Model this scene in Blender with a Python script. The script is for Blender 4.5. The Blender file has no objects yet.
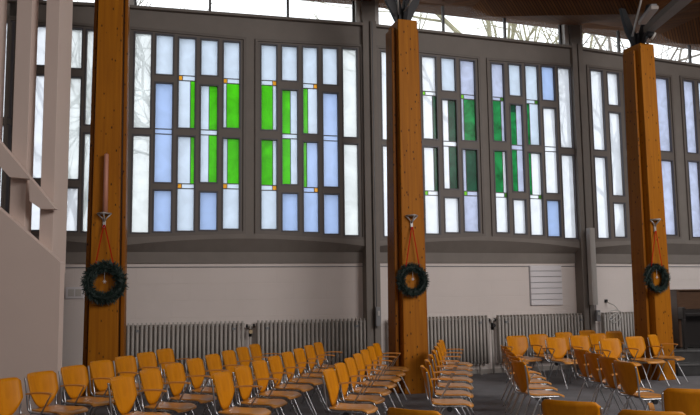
import bpy, math, random
from mathutils import Vector as V, Matrix
random.seed(7)
C = bpy.context.scene.collection
sc = bpy.context.scene
R = math.radians

# ------------------------------------------------------------------ camera
F, PITCH, ROLL, H = 773.0, R(6.33), -0.0125, 1.65
cam_d = bpy.data.cameras.new('camera'); cam = bpy.data.objects.new('camera', cam_d); C.objects.link(cam)
cam_d.sensor_width = 36; cam_d.lens = F / 700 * 36; 
cam.location = (0, 0, H); cam.rotation_euler = (Matrix.Rotation(R(90) + PITCH, 3, 'X') @ Matrix.Rotation(ROLL, 3, 'Z')).to_euler()
cam_d.clip_end = 300
sc.camera = cam

UP0 = V((0, -math.sin(PITCH), math.cos(PITCH))); FW = V((0, math.cos(PITCH), math.sin(PITCH)))
RT = V((1, 0, 0)) * math.cos(ROLL) + UP0 * math.sin(ROLL); UP = UP0 * math.cos(ROLL) - V((1, 0, 0)) * math.sin(ROLL)
def ray(px, py):
    return FW + RT * ((px - 350) / F) + UP * ((207.5 - py) / F)
def proj(p):
    q = V(p) - V((0, 0, H)); d = q.dot(FW); return 350 + F * q.dot(RT) / d, 207.5 - F * q.dot(UP) / d
def at_y(px, py, Y):
    r = ray(px, py); return V((0, 0, H)) + r * (Y / r.y)
def at_z(px, py, z):
    r = ray(px, py); return V((0, 0, H)) + r * ((z - H) / r.z)

# ------------------------------------------------------------------ materials
def new_mat(name):
    m = bpy.data.materials.new(name); m.use_nodes = True
    nt = m.node_tree; return m, nt, nt.nodes['Principled BSDF']
def plain(name, col, rough=0.6, metal=0.0, spec=0.5, noise=0.0, nscale=8.0, bump=0.0, bscale=60.0):
    m, nt, b = new_mat(name)
    b.inputs['Base Color'].default_value = (*col, 1); b.inputs['Roughness'].default_value = rough
    b.inputs['Metallic'].default_value = metal; b.inputs['Specular IOR Level'].default_value = spec
    if noise or bump:
        tc = nt.nodes.new('ShaderNodeTexCoord')
    if noise:
        n = nt.nodes.new('ShaderNodeTexNoise'); n.inputs['Scale'].default_value = nscale; n.inputs['Detail'].default_value = 5
        nt.links.new(tc.outputs['Object'], n.inputs['Vector'])
        r = nt.nodes.new('ShaderNodeValToRGB')
        r.color_ramp.elements[0].position = 0.3; r.color_ramp.elements[1].position = 0.7
        r.color_ramp.elements[0].color = (*[c * (1 - noise) for c in col], 1)
        r.color_ramp.elements[1].color = (*[min(1, c * (1 + noise)) for c in col], 1)
        nt.links.new(n.outputs['Fac'], r.inputs['Fac']); nt.links.new(r.outputs['Color'], b.inputs['Base Color'])
    if bump:
        n2 = nt.nodes.new('ShaderNodeTexNoise'); n2.inputs['Scale'].default_value = bscale
        nt.links.new(tc.outputs['Object'], n2.inputs['Vector'])
        bp = nt.nodes.new('ShaderNodeBump'); bp.inputs['Strength'].default_value = bump; bp.inputs['Distance'].default_value = 0.01
        nt.links.new(n2.outputs['Fac'], bp.inputs['Height']); nt.links.new(bp.outputs['Normal'], b.inputs['Normal'])
    return m
def wood(name, c1, c2, scale=(14, 14, 0.8), rough=0.45, knots=False, coat=0.0):
    m, nt, b = new_mat(name)
    tc = nt.nodes.new('ShaderNodeTexCoord'); mp = nt.nodes.new('ShaderNodeMapping')
    mp.inputs['Scale'].default_value = scale
    nt.links.new(tc.outputs['Object'], mp.inputs['Vector'])
    n = nt.nodes.new('ShaderNodeTexNoise'); n.inputs['Scale'].default_value = 2.2; n.inputs['Detail'].default_value = 6
    n.inputs['Distortion'].default_value = 0.6
    nt.links.new(mp.outputs['Vector'], n.inputs['Vector'])
    r = nt.nodes.new('ShaderNodeValToRGB'); r.color_ramp.elements[0].position = 0.32; r.color_ramp.elements[1].position = 0.68
    r.color_ramp.elements[0].color = (*c1, 1); r.color_ramp.elements[1].color = (*c2, 1)
    nt.links.new(n.outputs['Fac'], r.inputs['Fac'])
    b.inputs['Specular IOR Level'].default_value = 0.2
    out = r.outputs['Color']
    if knots:
        mp2 = nt.nodes.new('ShaderNodeMapping'); mp2.inputs['Scale'].default_value = (13, 13, 7)
        nt.links.new(tc.outputs['Object'], mp2.inputs['Vector'])
        v = nt.nodes.new('ShaderNodeTexVoronoi'); v.inputs['Scale'].default_value = 1.0
        nt.links.new(mp2.outputs['Vector'], v.inputs['Vector'])
        kr = nt.nodes.new('ShaderNodeValToRGB')
        kr.color_ramp.elements[0].position = 0.10; kr.color_ramp.elements[0].color = (1, 1, 1, 1)
        kr.color_ramp.elements[1].position = 0.19; kr.color_ramp.elements[1].color = (0, 0, 0, 1)
        nt.links.new(v.outputs['Distance'], kr.inputs['Fac'])
        mx = nt.nodes.new('ShaderNodeMixRGB'); mx.inputs['Color2'].default_value = (*[c * 0.22 for c in c1], 1)
        nt.links.new(kr.outputs['Color'], mx.inputs['Fac']); nt.links.new(out, mx.inputs['Color1'])
        out = mx.outputs['Color']
    nt.links.new(out, b.inputs['Base Color'])
    b.inputs['Roughness'].default_value = rough
    b.inputs['Coat Weight'].default_value = coat; b.inputs['Coat Roughness'].default_value = 0.3
    return m
def stripes(name, c1, c2, angle, pitch, gap=0.12, rough=0.55):
    """boards running along `angle` (degrees, world XY)"""
    m, nt, b = new_mat(name)
    tc = nt.nodes.new('ShaderNodeTexCoord')
    rot = nt.nodes.new('ShaderNodeMapping'); rot.vector_type = 'POINT'
    rot.inputs['Rotation'].default_value = (0, 0, -R(angle))
    nt.links.new(tc.outputs['Object'], rot.inputs['Vector'])
    sp = nt.nodes.new('ShaderNodeSeparateXYZ'); nt.links.new(rot.outputs['Vector'], sp.inputs[0])
    d = nt.nodes.new('ShaderNodeMath'); d.operation = 'DIVIDE'; d.inputs[1].default_value = pitch
    nt.links.new(sp.outputs['Y'], d.inputs[0])
    fr = nt.nodes.new('ShaderNodeMath'); fr.operation = 'FRACT'; nt.links.new(d.outputs[0], fr.inputs[0])
    lt = nt.nodes.new('ShaderNodeMath'); lt.operation = 'LESS_THAN'; lt.inputs[1].default_value = gap
    nt.links.new(fr.outputs[0], lt.inputs[0])
    fl = nt.nodes.new('ShaderNodeMath'); fl.operation = 'FLOOR'; nt.links.new(d.outputs[0], fl.inputs[0])
    wn = nt.nodes.new('ShaderNodeTexWhiteNoise'); wn.noise_dimensions = '1D'; nt.links.new(fl.outputs[0], wn.inputs['W'])
    mx = nt.nodes.new('ShaderNodeMixRGB'); mx.inputs['Color1'].default_value = (*c1, 1); mx.inputs['Color2'].default_value = (*c2, 1)
    nt.links.new(wn.outputs['Value'], mx.inputs['Fac'])
    m2 = nt.nodes.new('ShaderNodeMixRGB'); m2.inputs['Color2'].default_value = (*[c * .25 for c in c1], 1)
    nt.links.new(lt.outputs[0], m2.inputs['Fac']); nt.links.new(mx.outputs['Color'], m2.inputs['Color1'])
    nt.links.new(m2.outputs['Color'], b.inputs['Base Color'])
    b.inputs['Roughness'].default_value = 0.8; b.inputs['Specular IOR Level'].default_value = 0.12
    return m
def glass(name, col, clear=0.0, var=0.12, vscale=2.5, tint=None):
    m, nt, b = new_mat(name)
    nt.nodes.remove(b); out = nt.nodes['Material Output']
    tr = nt.nodes.new('ShaderNodeBsdfTranslucent')
    tc = nt.nodes.new('ShaderNodeTexCoord')
    n = nt.nodes.new('ShaderNodeTexNoise'); n.inputs['Scale'].default_value = vscale; n.inputs['Detail'].default_value = 6
    n.inputs['Distortion'].default_value = 0.8
    nt.links.new(tc.outputs['Object'], n.inputs['Vector'])
    r = nt.nodes.new('ShaderNodeValToRGB'); r.color_ramp.elements[0].position = 0.3; r.color_ramp.elements[1].position = 0.72
    r.color_ramp.elements[0].color = (*[c * (1 - var) for c in col], 1)
    r.color_ramp.elements[1].color = (*[min(1, c * (1 + var)) for c in col], 1)
    nt.links.new(n.outputs['Fac'], r.inputs['Fac']); nt.links.new(r.outputs['Color'], tr.inputs['Color'])
    gl = nt.nodes.new('ShaderNodeBsdfGlossy'); gl.inputs['Roughness'].default_value = 0.25
    mg = nt.nodes.new('ShaderNodeMixShader'); mg.inputs[0].default_value = 0.03
    nt.links.new(tr.outputs[0], mg.inputs[1]); nt.links.new(gl.outputs[0], mg.inputs[2])
    last = mg.outputs[0]
    if clear:
        tp = nt.nodes.new('ShaderNodeBsdfTransparent'); tp.inputs['Color'].default_value = (*(tint or (1, 1, 1)), 1)
        mc = nt.nodes.new('ShaderNodeMixShader'); mc.inputs[0].default_value = clear
        nt.links.new(last, mc.inputs[1]); nt.links.new(tp.outputs[0], mc.inputs[2]); last = mc.outputs[0]
    nt.links.new(last, out.inputs['Surface'])
    return m

M = {}
M['floor'] = plain('dark_carpet', (0.165, 0.16, 0.168), 0.85, noise=0.14, nscale=3, bump=0.2, bscale=200)
M['concrete'] = plain('grey_painted_concrete', (0.205, 0.182, 0.162), 0.7, noise=0.05, nscale=4)
M['frame'] = plain('grey_painted_frame', (0.155, 0.134, 0.118), 0.55, noise=0.04, nscale=6)
M['white'] = plain('off_white_plaster', (0.72, 0.655, 0.62), 0.8, noise=0.02, nscale=2)
def block_joints(m, w, h):
    nt = m.node_tree; b = nt.nodes['Principled BSDF']; tc = nt.nodes.new('ShaderNodeTexCoord')
    sp = nt.nodes.new('ShaderNodeSeparateXYZ'); nt.links.new(tc.outputs['Object'], sp.inputs[0])
    cb = nt.nodes.new('ShaderNodeCombineXYZ'); nt.links.new(sp.outputs['X'], cb.inputs['X']); nt.links.new(sp.outputs['Z'], cb.inputs['Y'])
    br = nt.nodes.new('ShaderNodeTexBrick'); br.inputs['Scale'].default_value = 1; br.inputs['Brick Width'].default_value = w; br.inputs['Row Height'].default_value = h
    br.inputs['Mortar Size'].default_value = .006; nt.links.new(cb.outputs[0], br.inputs['Vector'])
    bp = nt.nodes.new('ShaderNodeBump'); bp.invert = True; bp.inputs['Strength'].default_value = .5; bp.inputs['Distance'].default_value = .006
    nt.links.new(br.outputs['Fac'], bp.inputs['Height']); nt.links.new(bp.outputs['Normal'], b.inputs['Normal'])
block_joints(M['white'], .62, .31)
M['panel'] = plain('dark_unseen_wall', (0.22, 0.16, 0.13), 0.8)  # unseen walls, tone made dark to cut bounced light
M['stair'] = plain('white_painted_stair', (0.70, 0.565, 0.50), 0.75, noise=0.02, nscale=2)
M['reveal_shade'] = plain('dark_reveal_shade', (0.085, 0.08, 0.09), 0.45)  # shade of the pane reveals put into a dark colour
M['rad'] = plain('grey_radiator_enamel', (0.43, 0.405, 0.375), 0.6)
M['dark'] = plain('dark_steel', (0.018, 0.018, 0.020), 0.5, metal=0.3)
M['clere'] = plain('clerestory_frame_paint', (0.09, 0.085, 0.085), 0.5)
M['lightgrey'] = plain('light_grey_paint', (0.52, 0.50, 0.47), 0.5)
M['diffuser'] = plain('warm_grey_diffuser', (0.36, 0.32, 0.29), 0.5)  # plain warm grey, duller than white
M['midgrey'] = plain('mid_grey_plastic', (0.22, 0.225, 0.235), 0.5)
M['chrome'] = plain('brushed_chrome', (0.46, 0.47, 0.49), 0.33, metal=1.0)
M['black'] = plain('black_plastic', (0.012, 0.012, 0.013), 0.4)
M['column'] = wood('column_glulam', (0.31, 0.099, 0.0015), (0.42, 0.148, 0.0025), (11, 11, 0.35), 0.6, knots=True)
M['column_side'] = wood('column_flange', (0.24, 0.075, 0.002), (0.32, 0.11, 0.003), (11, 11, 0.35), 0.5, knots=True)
M['chair'] = wood('beech_plywood', (0.55, 0.190, 0.003), (0.65, 0.245, 0.005), (10, 10, 1.2), 0.42)
M['seatw'] = wood('beech_plywood_seat', (0.62, 0.25, 0.042), (0.70, 0.31, 0.06), (1.2, 10, 10), 0.3, coat=1.0)
M['armw'] = wood('beech_arm', (0.55, 0.23, 0.055), (0.65, 0.29, 0.08), (3, 10, 10), 0.4)
M['ribbon'] = plain('red_ribbon', (0.40, 0.008, 0.004), 0.8, spec=0.1)
M['needle'] = plain('fir_needles', (0.012, 0.028, 0.022), 0.6, noise=0.5, nscale=30)
M['needle2'] = plain('fir_needle_tips', (0.06, 0.085, 0.075), 0.6)
M['pewter'] = plain('pewter', (0.46, 0.45, 0.44), 0.45, metal=0.4)
M['candle'] = plain('pink_wax', (0.56, 0.25, 0.17), 0.5)
M['paper'] = plain('white_board', (0.72, 0.70, 0.72), 0.6)
M['groove'] = plain('board_groove', (0.42, 0.41, 0.43), 0.7)
M['stone'] = plain('dark_step_stone', (0.07, 0.068, 0.066), 0.45, noise=0.25, nscale=6)
M['riser'] = plain('dark_riser_tile', (0.035, 0.034, 0.034), 0.4, noise=0.3, nscale=5)
M['piano'] = wood('piano_veneer', (0.075, 0.038, 0.02), (0.10, 0.052, 0.028), (2, 2, 14), 0.3, coat=0.3)
M['pianodark'] = plain('piano_black', (0.012, 0.009, 0.008), 0.3)
M['ivory'] = plain('ivory_keys', (0.6, 0.57, 0.5), 0.4)
M['bark'] = plain('tree_bark', (0.22, 0.19, 0.16), 0.9, noise=0.3, nscale=3)
M['bark2'] = plain('tree_bark_mossy', (0.32, 0.30, 0.19), 0.9, noise=0.3, nscale=3)
M['outside'] = plain('pale_ground', (0.60, 0.60, 0.60), 0.9, noise=0.1, nscale=0.4)
M['beige'] = plain('beige_plastic', (0.55, 0.42, 0.25), 0.5)
# glass
M['blue'] = glass('pale_blue_frosted', (0.42, 0.56, 0.88), var=0.08)
M['sky'] = glass('light_frosted', (0.66, 0.76, 0.90), var=0.10)
M['bluedeep'] = glass('blue_frosted', (0.30, 0.43, 0.83), var=0.10)
M['lav'] = glass('lavender_frosted', (0.55, 0.60, 0.80), var=0.16, vscale=4)
M['clear'] = glass('textured_clear', (0.74, 0.80, 0.81), clear=0.2, var=0.24, vscale=1.6)
M['white_gl'] = glass('white_frosted', (0.78, 0.82, 0.90), clear=0.18, var=0.10)
M['green'] = glass('bright_green_glass', (0.06, 0.52, 0.003), var=0.25, vscale=3)
M['emerald'] = glass('emerald_glass', (0.010, 0.22, 0.055), var=0.6, vscale=4)
M['darkgreen'] = glass('deep_green_glass', (0.006, 0.06, 0.03), var=0.4, vscale=4)
M['amber'] = glass('amber_glass', (0.85, 0.36, 0.02), var=0.05)
M['lime'] = glass('lime_glass', (0.18, 0.60, 0.02), var=0.05)
M['olive'] = glass('olive_glass', (0.05, 0.20, 0.02), var=0.05)
M['pane'] = glass('clear_pane', (0.9, 0.95, 0.97), clear=0.95, var=0.0)

# ------------------------------------------------------------------ mesh builder
class MB:
    def __init__(s): s.v = []; s.f = []; s.m = []; s.sm = []
    def face(s, idx, mi=0, smooth=False): s.f.append(tuple(idx)); s.m.append(mi); s.sm.append(smooth)
    def add(s, pts): n = len(s.v); s.v += [tuple(p) for p in pts]; return n
    def hexa(s, p, mi=0):   # 8 points: bottom 4 ccw, top 4 ccw
        n = s.add(p)
        for q in ((3, 2, 1, 0), (4, 5, 6, 7), (0, 1, 5, 4), (1, 2, 6, 5), (2, 3, 7, 6), (3, 0, 4, 7)):
            s.face([n + i for i in q], mi)
    def box(s, a, b, mi=0, T=None):
        x0, y0, z0 = a; x1, y1, z1 = b
        p = [V(q) for q in ((x0, y0, z0), (x1, y0, z0), (x1, y1, z0), (x0, y1, z0), (x0, y0, z1), (x1, y0, z1), (x1, y1, z1), (x0, y1, z1))]
        if T: p = [T @ q for q in p]
        s.hexa(p, mi)
    def tube(s, pts, r, n=8, mi=0, caps=True):
        pts = [V(p) for p in pts]; rr = r if isinstance(r, (list, tuple)) else [r] * len(pts)
        up = None; base = len(s.v); k = len(pts)
        for i, p in enumerate(pts):
            t = (pts[min(i + 1, k - 1)] - pts[max(i - 1, 0)]).normalized()
            if up is None:
                up = t.orthogonal().normalized()
            else:
                up = (up - t * up.dot(t)); up = up.normalized() if up.length > 1e-6 else t.orthogonal().normalized()
            w = t.cross(up)
            for j in range(n):
                a = 2 * math.pi * j / n
                s.v.append(tuple(p + (up * math.cos(a) + w * math.sin(a)) * rr[i]))
        for i in range(k - 1):
            for j in range(n):
                a = base + i * n + j; b = base + i * n + (j + 1) % n
                s.face((a, b, b + n, a + n), mi, True)
        if caps:
            s.face([base + j for j in range(n)][::-1], mi); s.face([base + (k - 1) * n + j for j in range(n)], mi)
    def prism(s, poly, z0, z1, mi=0, scale=1.0):
        n = len(poly)
        a = s.add([(x, y, z0) for x, y in poly]); b = s.add([(x * scale, y * scale, z1) for x, y in poly])
        for i in range(n):
            j = (i + 1) % n; s.face((a + i, a + j, b + j, b + i), mi)
        s.face([a + i for i in range(n)][::-1], mi); s.face([b + i for i in range(n)], mi)
    def extrude(s, poly3, d, mi=0):  # polygon of 3D points extruded by vector d
        n = len(poly3); d = V(d)
        a = s.add(poly3); b = s.add([V(p) + d for p in poly3])
        for i in range(n):
            j = (i + 1) % n; s.face((a + i, a + j, b + j, b + i), mi)
        s.face([a + i for i in range(n)][::-1], mi); s.face([b + i for i in range(n)], mi)
    def disc(s, c, axis, r, h, n=16, mi=0):
        c = V(c); ax = V(axis).normalized(); s.tube([c, c + ax * h], r, n, mi)
    def mesh(s, name, mats):
        me = bpy.data.meshes.new(name); me.from_pydata(s.v, [], s.f)
        for m in (mats if isinstance(mats, (list, tuple)) else [mats]): me.materials.append(m)
        me.polygons.foreach_set('material_index', s.m); me.polygons.foreach_set('use_smooth', s.sm)
        me.update()
        import bmesh
        bm = bmesh.new(); bm.from_mesh(me); bmesh.ops.recalc_face_normals(bm, faces=bm.faces); bm.to_mesh(me); bm.free()
        return me
    def build(s, name, mats, parent=None, bevel=0):
        o = bpy.data.objects.new(name, s.mesh(name, mats)); C.objects.link(o)
        if parent: o.parent = parent
        if bevel:
            b = o.modifiers.new('bevel', 'BEVEL'); b.width = bevel; b.segments = 2; b.limit_method = 'ANGLE'; b.angle_limit = R(40)
        return o
def empty(name, loc=(0, 0, 0), rz=0.0):
    o = bpy.data.objects.new(name, None); C.objects.link(o); o.location = loc; o.rotation_euler = (0, 0, rz); o.empty_display_size = 0.1
    return o
def tag(o, label, cat, group=None):
    o['label'] = label; o['category'] = cat
    if group: o['group'] = group
    return o
def struct(o, label=None, cat=None):
    o['kind'] = 'structure'
    if label: o['label'] = label
    if cat: o['category'] = cat
    return o
def copy_thing(src):
    r = src.copy(); C.objects.link(r)
    for ch in [c for c in list(C.objects) if c.parent == src]:
        c = ch.copy(); C.objects.link(c); c.parent = r
        for g in [k for k in list(C.objects) if k.parent == ch]:
            d = g.copy(); C.objects.link(d); d.parent = c
    return r

# ------------------------------------------------------------------ plan of the window wall
J = [V((-8.35, 13.05, 0)), V((-4.2, 13.8, 0)), V((0.41, 14.98, 0)), V((5.02, 16.6, 0)), V((10.0, 18.8, 0))]
EAVE_J, EAVE_M, SILL = 7.47, 7.66, 6.94
class Bay:
    def __init__(s, a, b):
        s.a, s.b = a, b; s.L = (b - a).length; s.e = (b - a).normalized(); s.n = V((s.e.y, -s.e.x, 0))
    def P(s, u, d, z): return s.a + s.e * u + s.n * d + V((0, 0, z))
    def hit(s, px, py, d=0.0):
        r = ray(px, py); o = V((0, 0, H)); q = s.P(0, d, 0)
        t = (q - o).dot(s.n) / r.dot(s.n); p = o + r * t
        return (p - s.a).dot(s.e), p.z
    def lbox(s, mb, u0, u1, d0, d1, z0, z1, z0b=None, z1b=None, mi=0):
        z0b = z0 if z0b is None else z0b; z1b = z1 if z1b is None else z1b
        mb.hexa([s.P(u0, d1, z0), s.P(u1, d1, z0b), s.P(u1, d0, z0b), s.P(u0, d0, z0),
                 s.P(u0, d1, z1), s.P(u1, d1, z1b), s.P(u1, d0, z1b), s.P(u0, d0, z1)], mi)
BAYS = [Bay(J[i], J[i + 1]) for i in range(4)]
LOW = -0.13     # lower wall lies this far behind the window plane

# window specification: columns (x0, x1 at row 130), panes [(y0, y1, material, [inserts (mat, fx0, fx1, y0, y1)], [lead rows])]
def outer(x0, x1, yt, ym0, ym1, yb, m='clear'):
    return (x0, x1, [(yt, ym0, m, [], []), (ym1, yb, m, [], [])])
WIN = {}
WIN['A'] = (1, [
    outer(133.3, 150, 33, 127.8, 135.3, 232.5),
    (154.8, 172.2, [(35, 74.2, 'sky', [], []), (83, 182.2, 'blue', [], [128.5, 133.6]), (190.3, 231.5, 'blue', [], [])]),
    (178, 194.8, [(38, 127.8, 'sky', [('amber', 0, .24, 75.5, 80), ('green', .72, 1, 80.2, 127.8)], [75.2, 80.2]),
                  (136.3, 230.8, 'sky', [('green', .76, 1, 136.3, 183.5), ('amber', 0, .26, 183.5, 188.3)], [183.5, 188.3])]),
    (200.6, 217.4, [(39.8, 75.2, 'sky', [], []), (85.5, 182.2, 'sky', [('green', .5, 1, 85.5, 129.6), ('green', .5, 1, 134.6, 182.2)], [129.6, 134.6]), (192, 230, 'blue', [], [])]),
    (223.3, 239.5, [(41.7, 127.8, 'sky', [('amber', 0, .24, 78.3, 82.8), ('green', .2, 1, 83, 127.8)], [78.3, 83]),
                    (138.3, 228.8, 'sky', [('green', .27, 1, 138.3, 183.5), ('amber', 0, .26, 183.5, 188.5)], [183.5, 188.5])]),
])
WIN['B'] = (1, [
    (261.4, 276.9, [(44.8, 129.6, 'sky', [('green', 0, .76, 84.8, 129.6), ('amber', .74, 1, 80.3, 84.8)], [80, 84.8]),
                    (139.7, 229.1, 'sky', [('green', 0, .75, 139.7, 184.6), ('amber', .73, 1, 185, 190)], [185, 190])]),
    (282.3, 297.8, [(46, 80.5, 'sky', [], []), (90, 184.2, 'sky', [('green', 0, .55, 90, 133.6), ('green', 0, .55, 138.3, 184.2)], [133.6, 138.3]), (193.3, 230.8, 'blue', [], [])]),
    (303.4, 318, [(47, 133.6, 'sky', [('amber', .74, 1, 83.6, 88), ('green', 0, .34, 88, 133.6)], [83.3, 88]),
                  (142, 232, 'blue', [('green', 0, .25, 142, 187), ('amber', .74, 1, 187.5, 192)], [187.3, 192])]),
    (323.4, 338.2, [(47.9, 84.5, 'sky', [], []), (93, 186.6, 'blue', [], [135.3, 140.4]), (194.3, 233.8, 'blue', [], [])]),
    outer(343.7, 357.8, 48.8, 137, 144, 235.2),
])
WIN['C'] = (2, [
    outer(382.6, 397.5, 51.7, 139.7, 146, 236.3, 'white_gl'),
    (403, 417.5, [(54, 88, 'sky', [], []), (97, 187, 'sky', [], [137, 142]), (196, 235, 'sky', [], [])]),
    (423.5, 437.5, [(56.4, 138.7, 'white_gl', [('lime', 0, .25, 91, 95), ('darkgreen', .74, 1, 95, 138.7)], [91, 95]),
                    (147, 233.6, 'white_gl', [('darkgreen', .74, 1, 147, 190.5), ('lime', 0, .28, 190.7, 195)], [190.7, 195])]),
    (443, 457, [(58, 90.8, 'sky', [], []), (99.6, 188.7, 'white_gl', [('darkgreen', .47, 1, 99.6, 141), ('darkgreen', .45, 1, 146, 188.7)], [141, 146]), (197.8, 232.3, 'white_gl', [], [])]),
    (462, 476.5, [(60.4, 140.4, 'lav', [('lime', 0, .26, 94.3, 98.7), ('emerald', .22, 1, 99, 140.4)], [94.3, 98.7]),
                  (149.5, 231.6, 'lav', [('darkgreen', .27, 1, 149.5, 190.5), ('lime', .08, .3, 191, 195.5)], [191, 195.5])]),
])
WIN['D'] = (2, [
    (493.5, 505.5, [(63.6, 141, 'lav', [('olive', .74, 1, 96.8, 100.2), ('emerald', 0, .76, 100.2, 141)], [96.8, 100.2]),
                    (151, 232.3, 'white_gl', [('emerald', 0, .76, 151, 192.5), ('olive', .8, 1, 192.5, 197)], [192.5, 197])]),
    (511, 523, [(64.5, 95.5, 'sky', [], []), (104.6, 191.4, 'lav', [('darkgreen', 0, .55, 104.6, 112), ('emerald', 0, .55, 112, 144.8), ('emerald', 0, .5, 149.5, 191.4)], [144.8, 149.5]), (199.8, 233.6, 'white_gl', [], [])]),
    (527.5, 540, [(65.5, 144.8, 'sky', [('olive', .75, 1, 99.6, 103.3), ('emerald', 0, .3, 103.3, 144.8)], [99.6, 103.3]),
                  (152.9, 235, 'white_gl', [('emerald', 0, .28, 152.9, 194.5), ('olive', .76, 1, 194.8, 198.5)], [194.8, 198.5])]),
    (544, 556.5, [(66.7, 100.2, 'blue', [], []), (108, 193, 'white_gl', [], [146.5, 151.2]), (200.5, 236.3, 'blue', [], [])]),
    outer(560.3, 572.5, 68, 147.5, 155, 238, 'white_gl'),
])
WIN['E'] = (3, [
    outer(593.3, 605, 70.5, 149.8, 157, 238, 'white_gl'),
    (610, 621, [(73, 105, 'white_gl', [], []), (112.7, 195.3, 'white_gl', [], []), (203.4, 236.8, 'white_gl', [], [])]),
    (626, 637, [(74.5, 150, 'white_gl', [], [105, 109]), (158, 236, 'white_gl', [], [197, 201])]),
    (641.5, 653, [(76.5, 107, 'sky', [], []), (115, 197, 'white_gl', [], []), (205, 235.5, 'white_gl', [], [])]),
    outer(658.5, 670.5, 78.4, 151, 160.6, 234.7, 'lav'),
])
WIN['F'] = (3, [
    outer(686.3, 696.5, 81, 152.8, 161.6, 237, 'lav'),
    (701, 711.5, [(83, 113, 'sky', [], []), (121, 198, 'white_gl', [], []), (206, 237, 'white_gl', [], [])]),
    (716, 727, [(84.5, 155, 'white_gl', [], []), (163, 237.5, 'white_gl', [], [])]),
    (731, 742, [(86, 117, 'sky', [], []), (124, 200, 'white_gl', [], []), (207, 238, 'white_gl', [], [])]),
    outer(746, 757, 88, 156, 164, 239, 'lav'),
])
WIN['H'] = (0, [
    outer(11, 27, 23.5, 118.5, 127, 231, 'white_gl'),
    (31, 45, [(26, 65, 'white_gl', [], []), (75, 178, 'white_gl', [], []), (186, 230, 'white_gl', [], [])]),
    (49, 63, [(27.5, 121, 'white_gl', [], []), (129, 230.5, 'white_gl', [], [])]),
    (67, 79.5, [(28.8, 68, 'clear', [], []), (77.5, 179, 'clear', [], []), (188, 231, 'white_gl', [], [])]),
    outer(84.5, 99, 30.4, 124.6, 133.6, 231.5, 'clear'),
])
WIN['G'] = (0, [
    outer(-90, -75, 8, 112, 120, 236, 'white_gl'),
    (-70, -55, [(10, 50, 'white_gl', [], []), (60, 175, 'white_gl', [], []), (184, 235, 'white_gl', [], [])]),
    (-50, -35, [(14, 115, 'white_gl', [], []), (123, 234, 'white_gl', [], [])]),
    (-30, -14, [(18, 58, 'white_gl', [], []), (68, 176, 'white_gl', [], []), (185, 232, 'white_gl', [], [])]),
    outer(-9, 8.5, 22, 117, 125, 231, 'white_gl'),
])
ORDER = ['G', 'H', 'A', 'B', 'C', 'D', 'E', 'F']
WLAB = {'G': 'tall grey framed window half hidden behind the stair posts at the left edge',
        'H': 'tall grey framed window between the white stair posts and the left timber column',
        'A': 'stained glass window with bright green strips just right of the left timber column',
        'B': 'stained glass window with bright green strips just left of the middle timber column',
        'C': 'stained glass window with dark green strips just right of the middle timber column',
        'D': 'stained glass window with emerald strips just left of the pale column speaker',
        'E': 'plain tall window partly hidden behind the right timber column',
        'F': 'plain tall window cut by the right edge of the picture'}
winbox = {}
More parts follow.
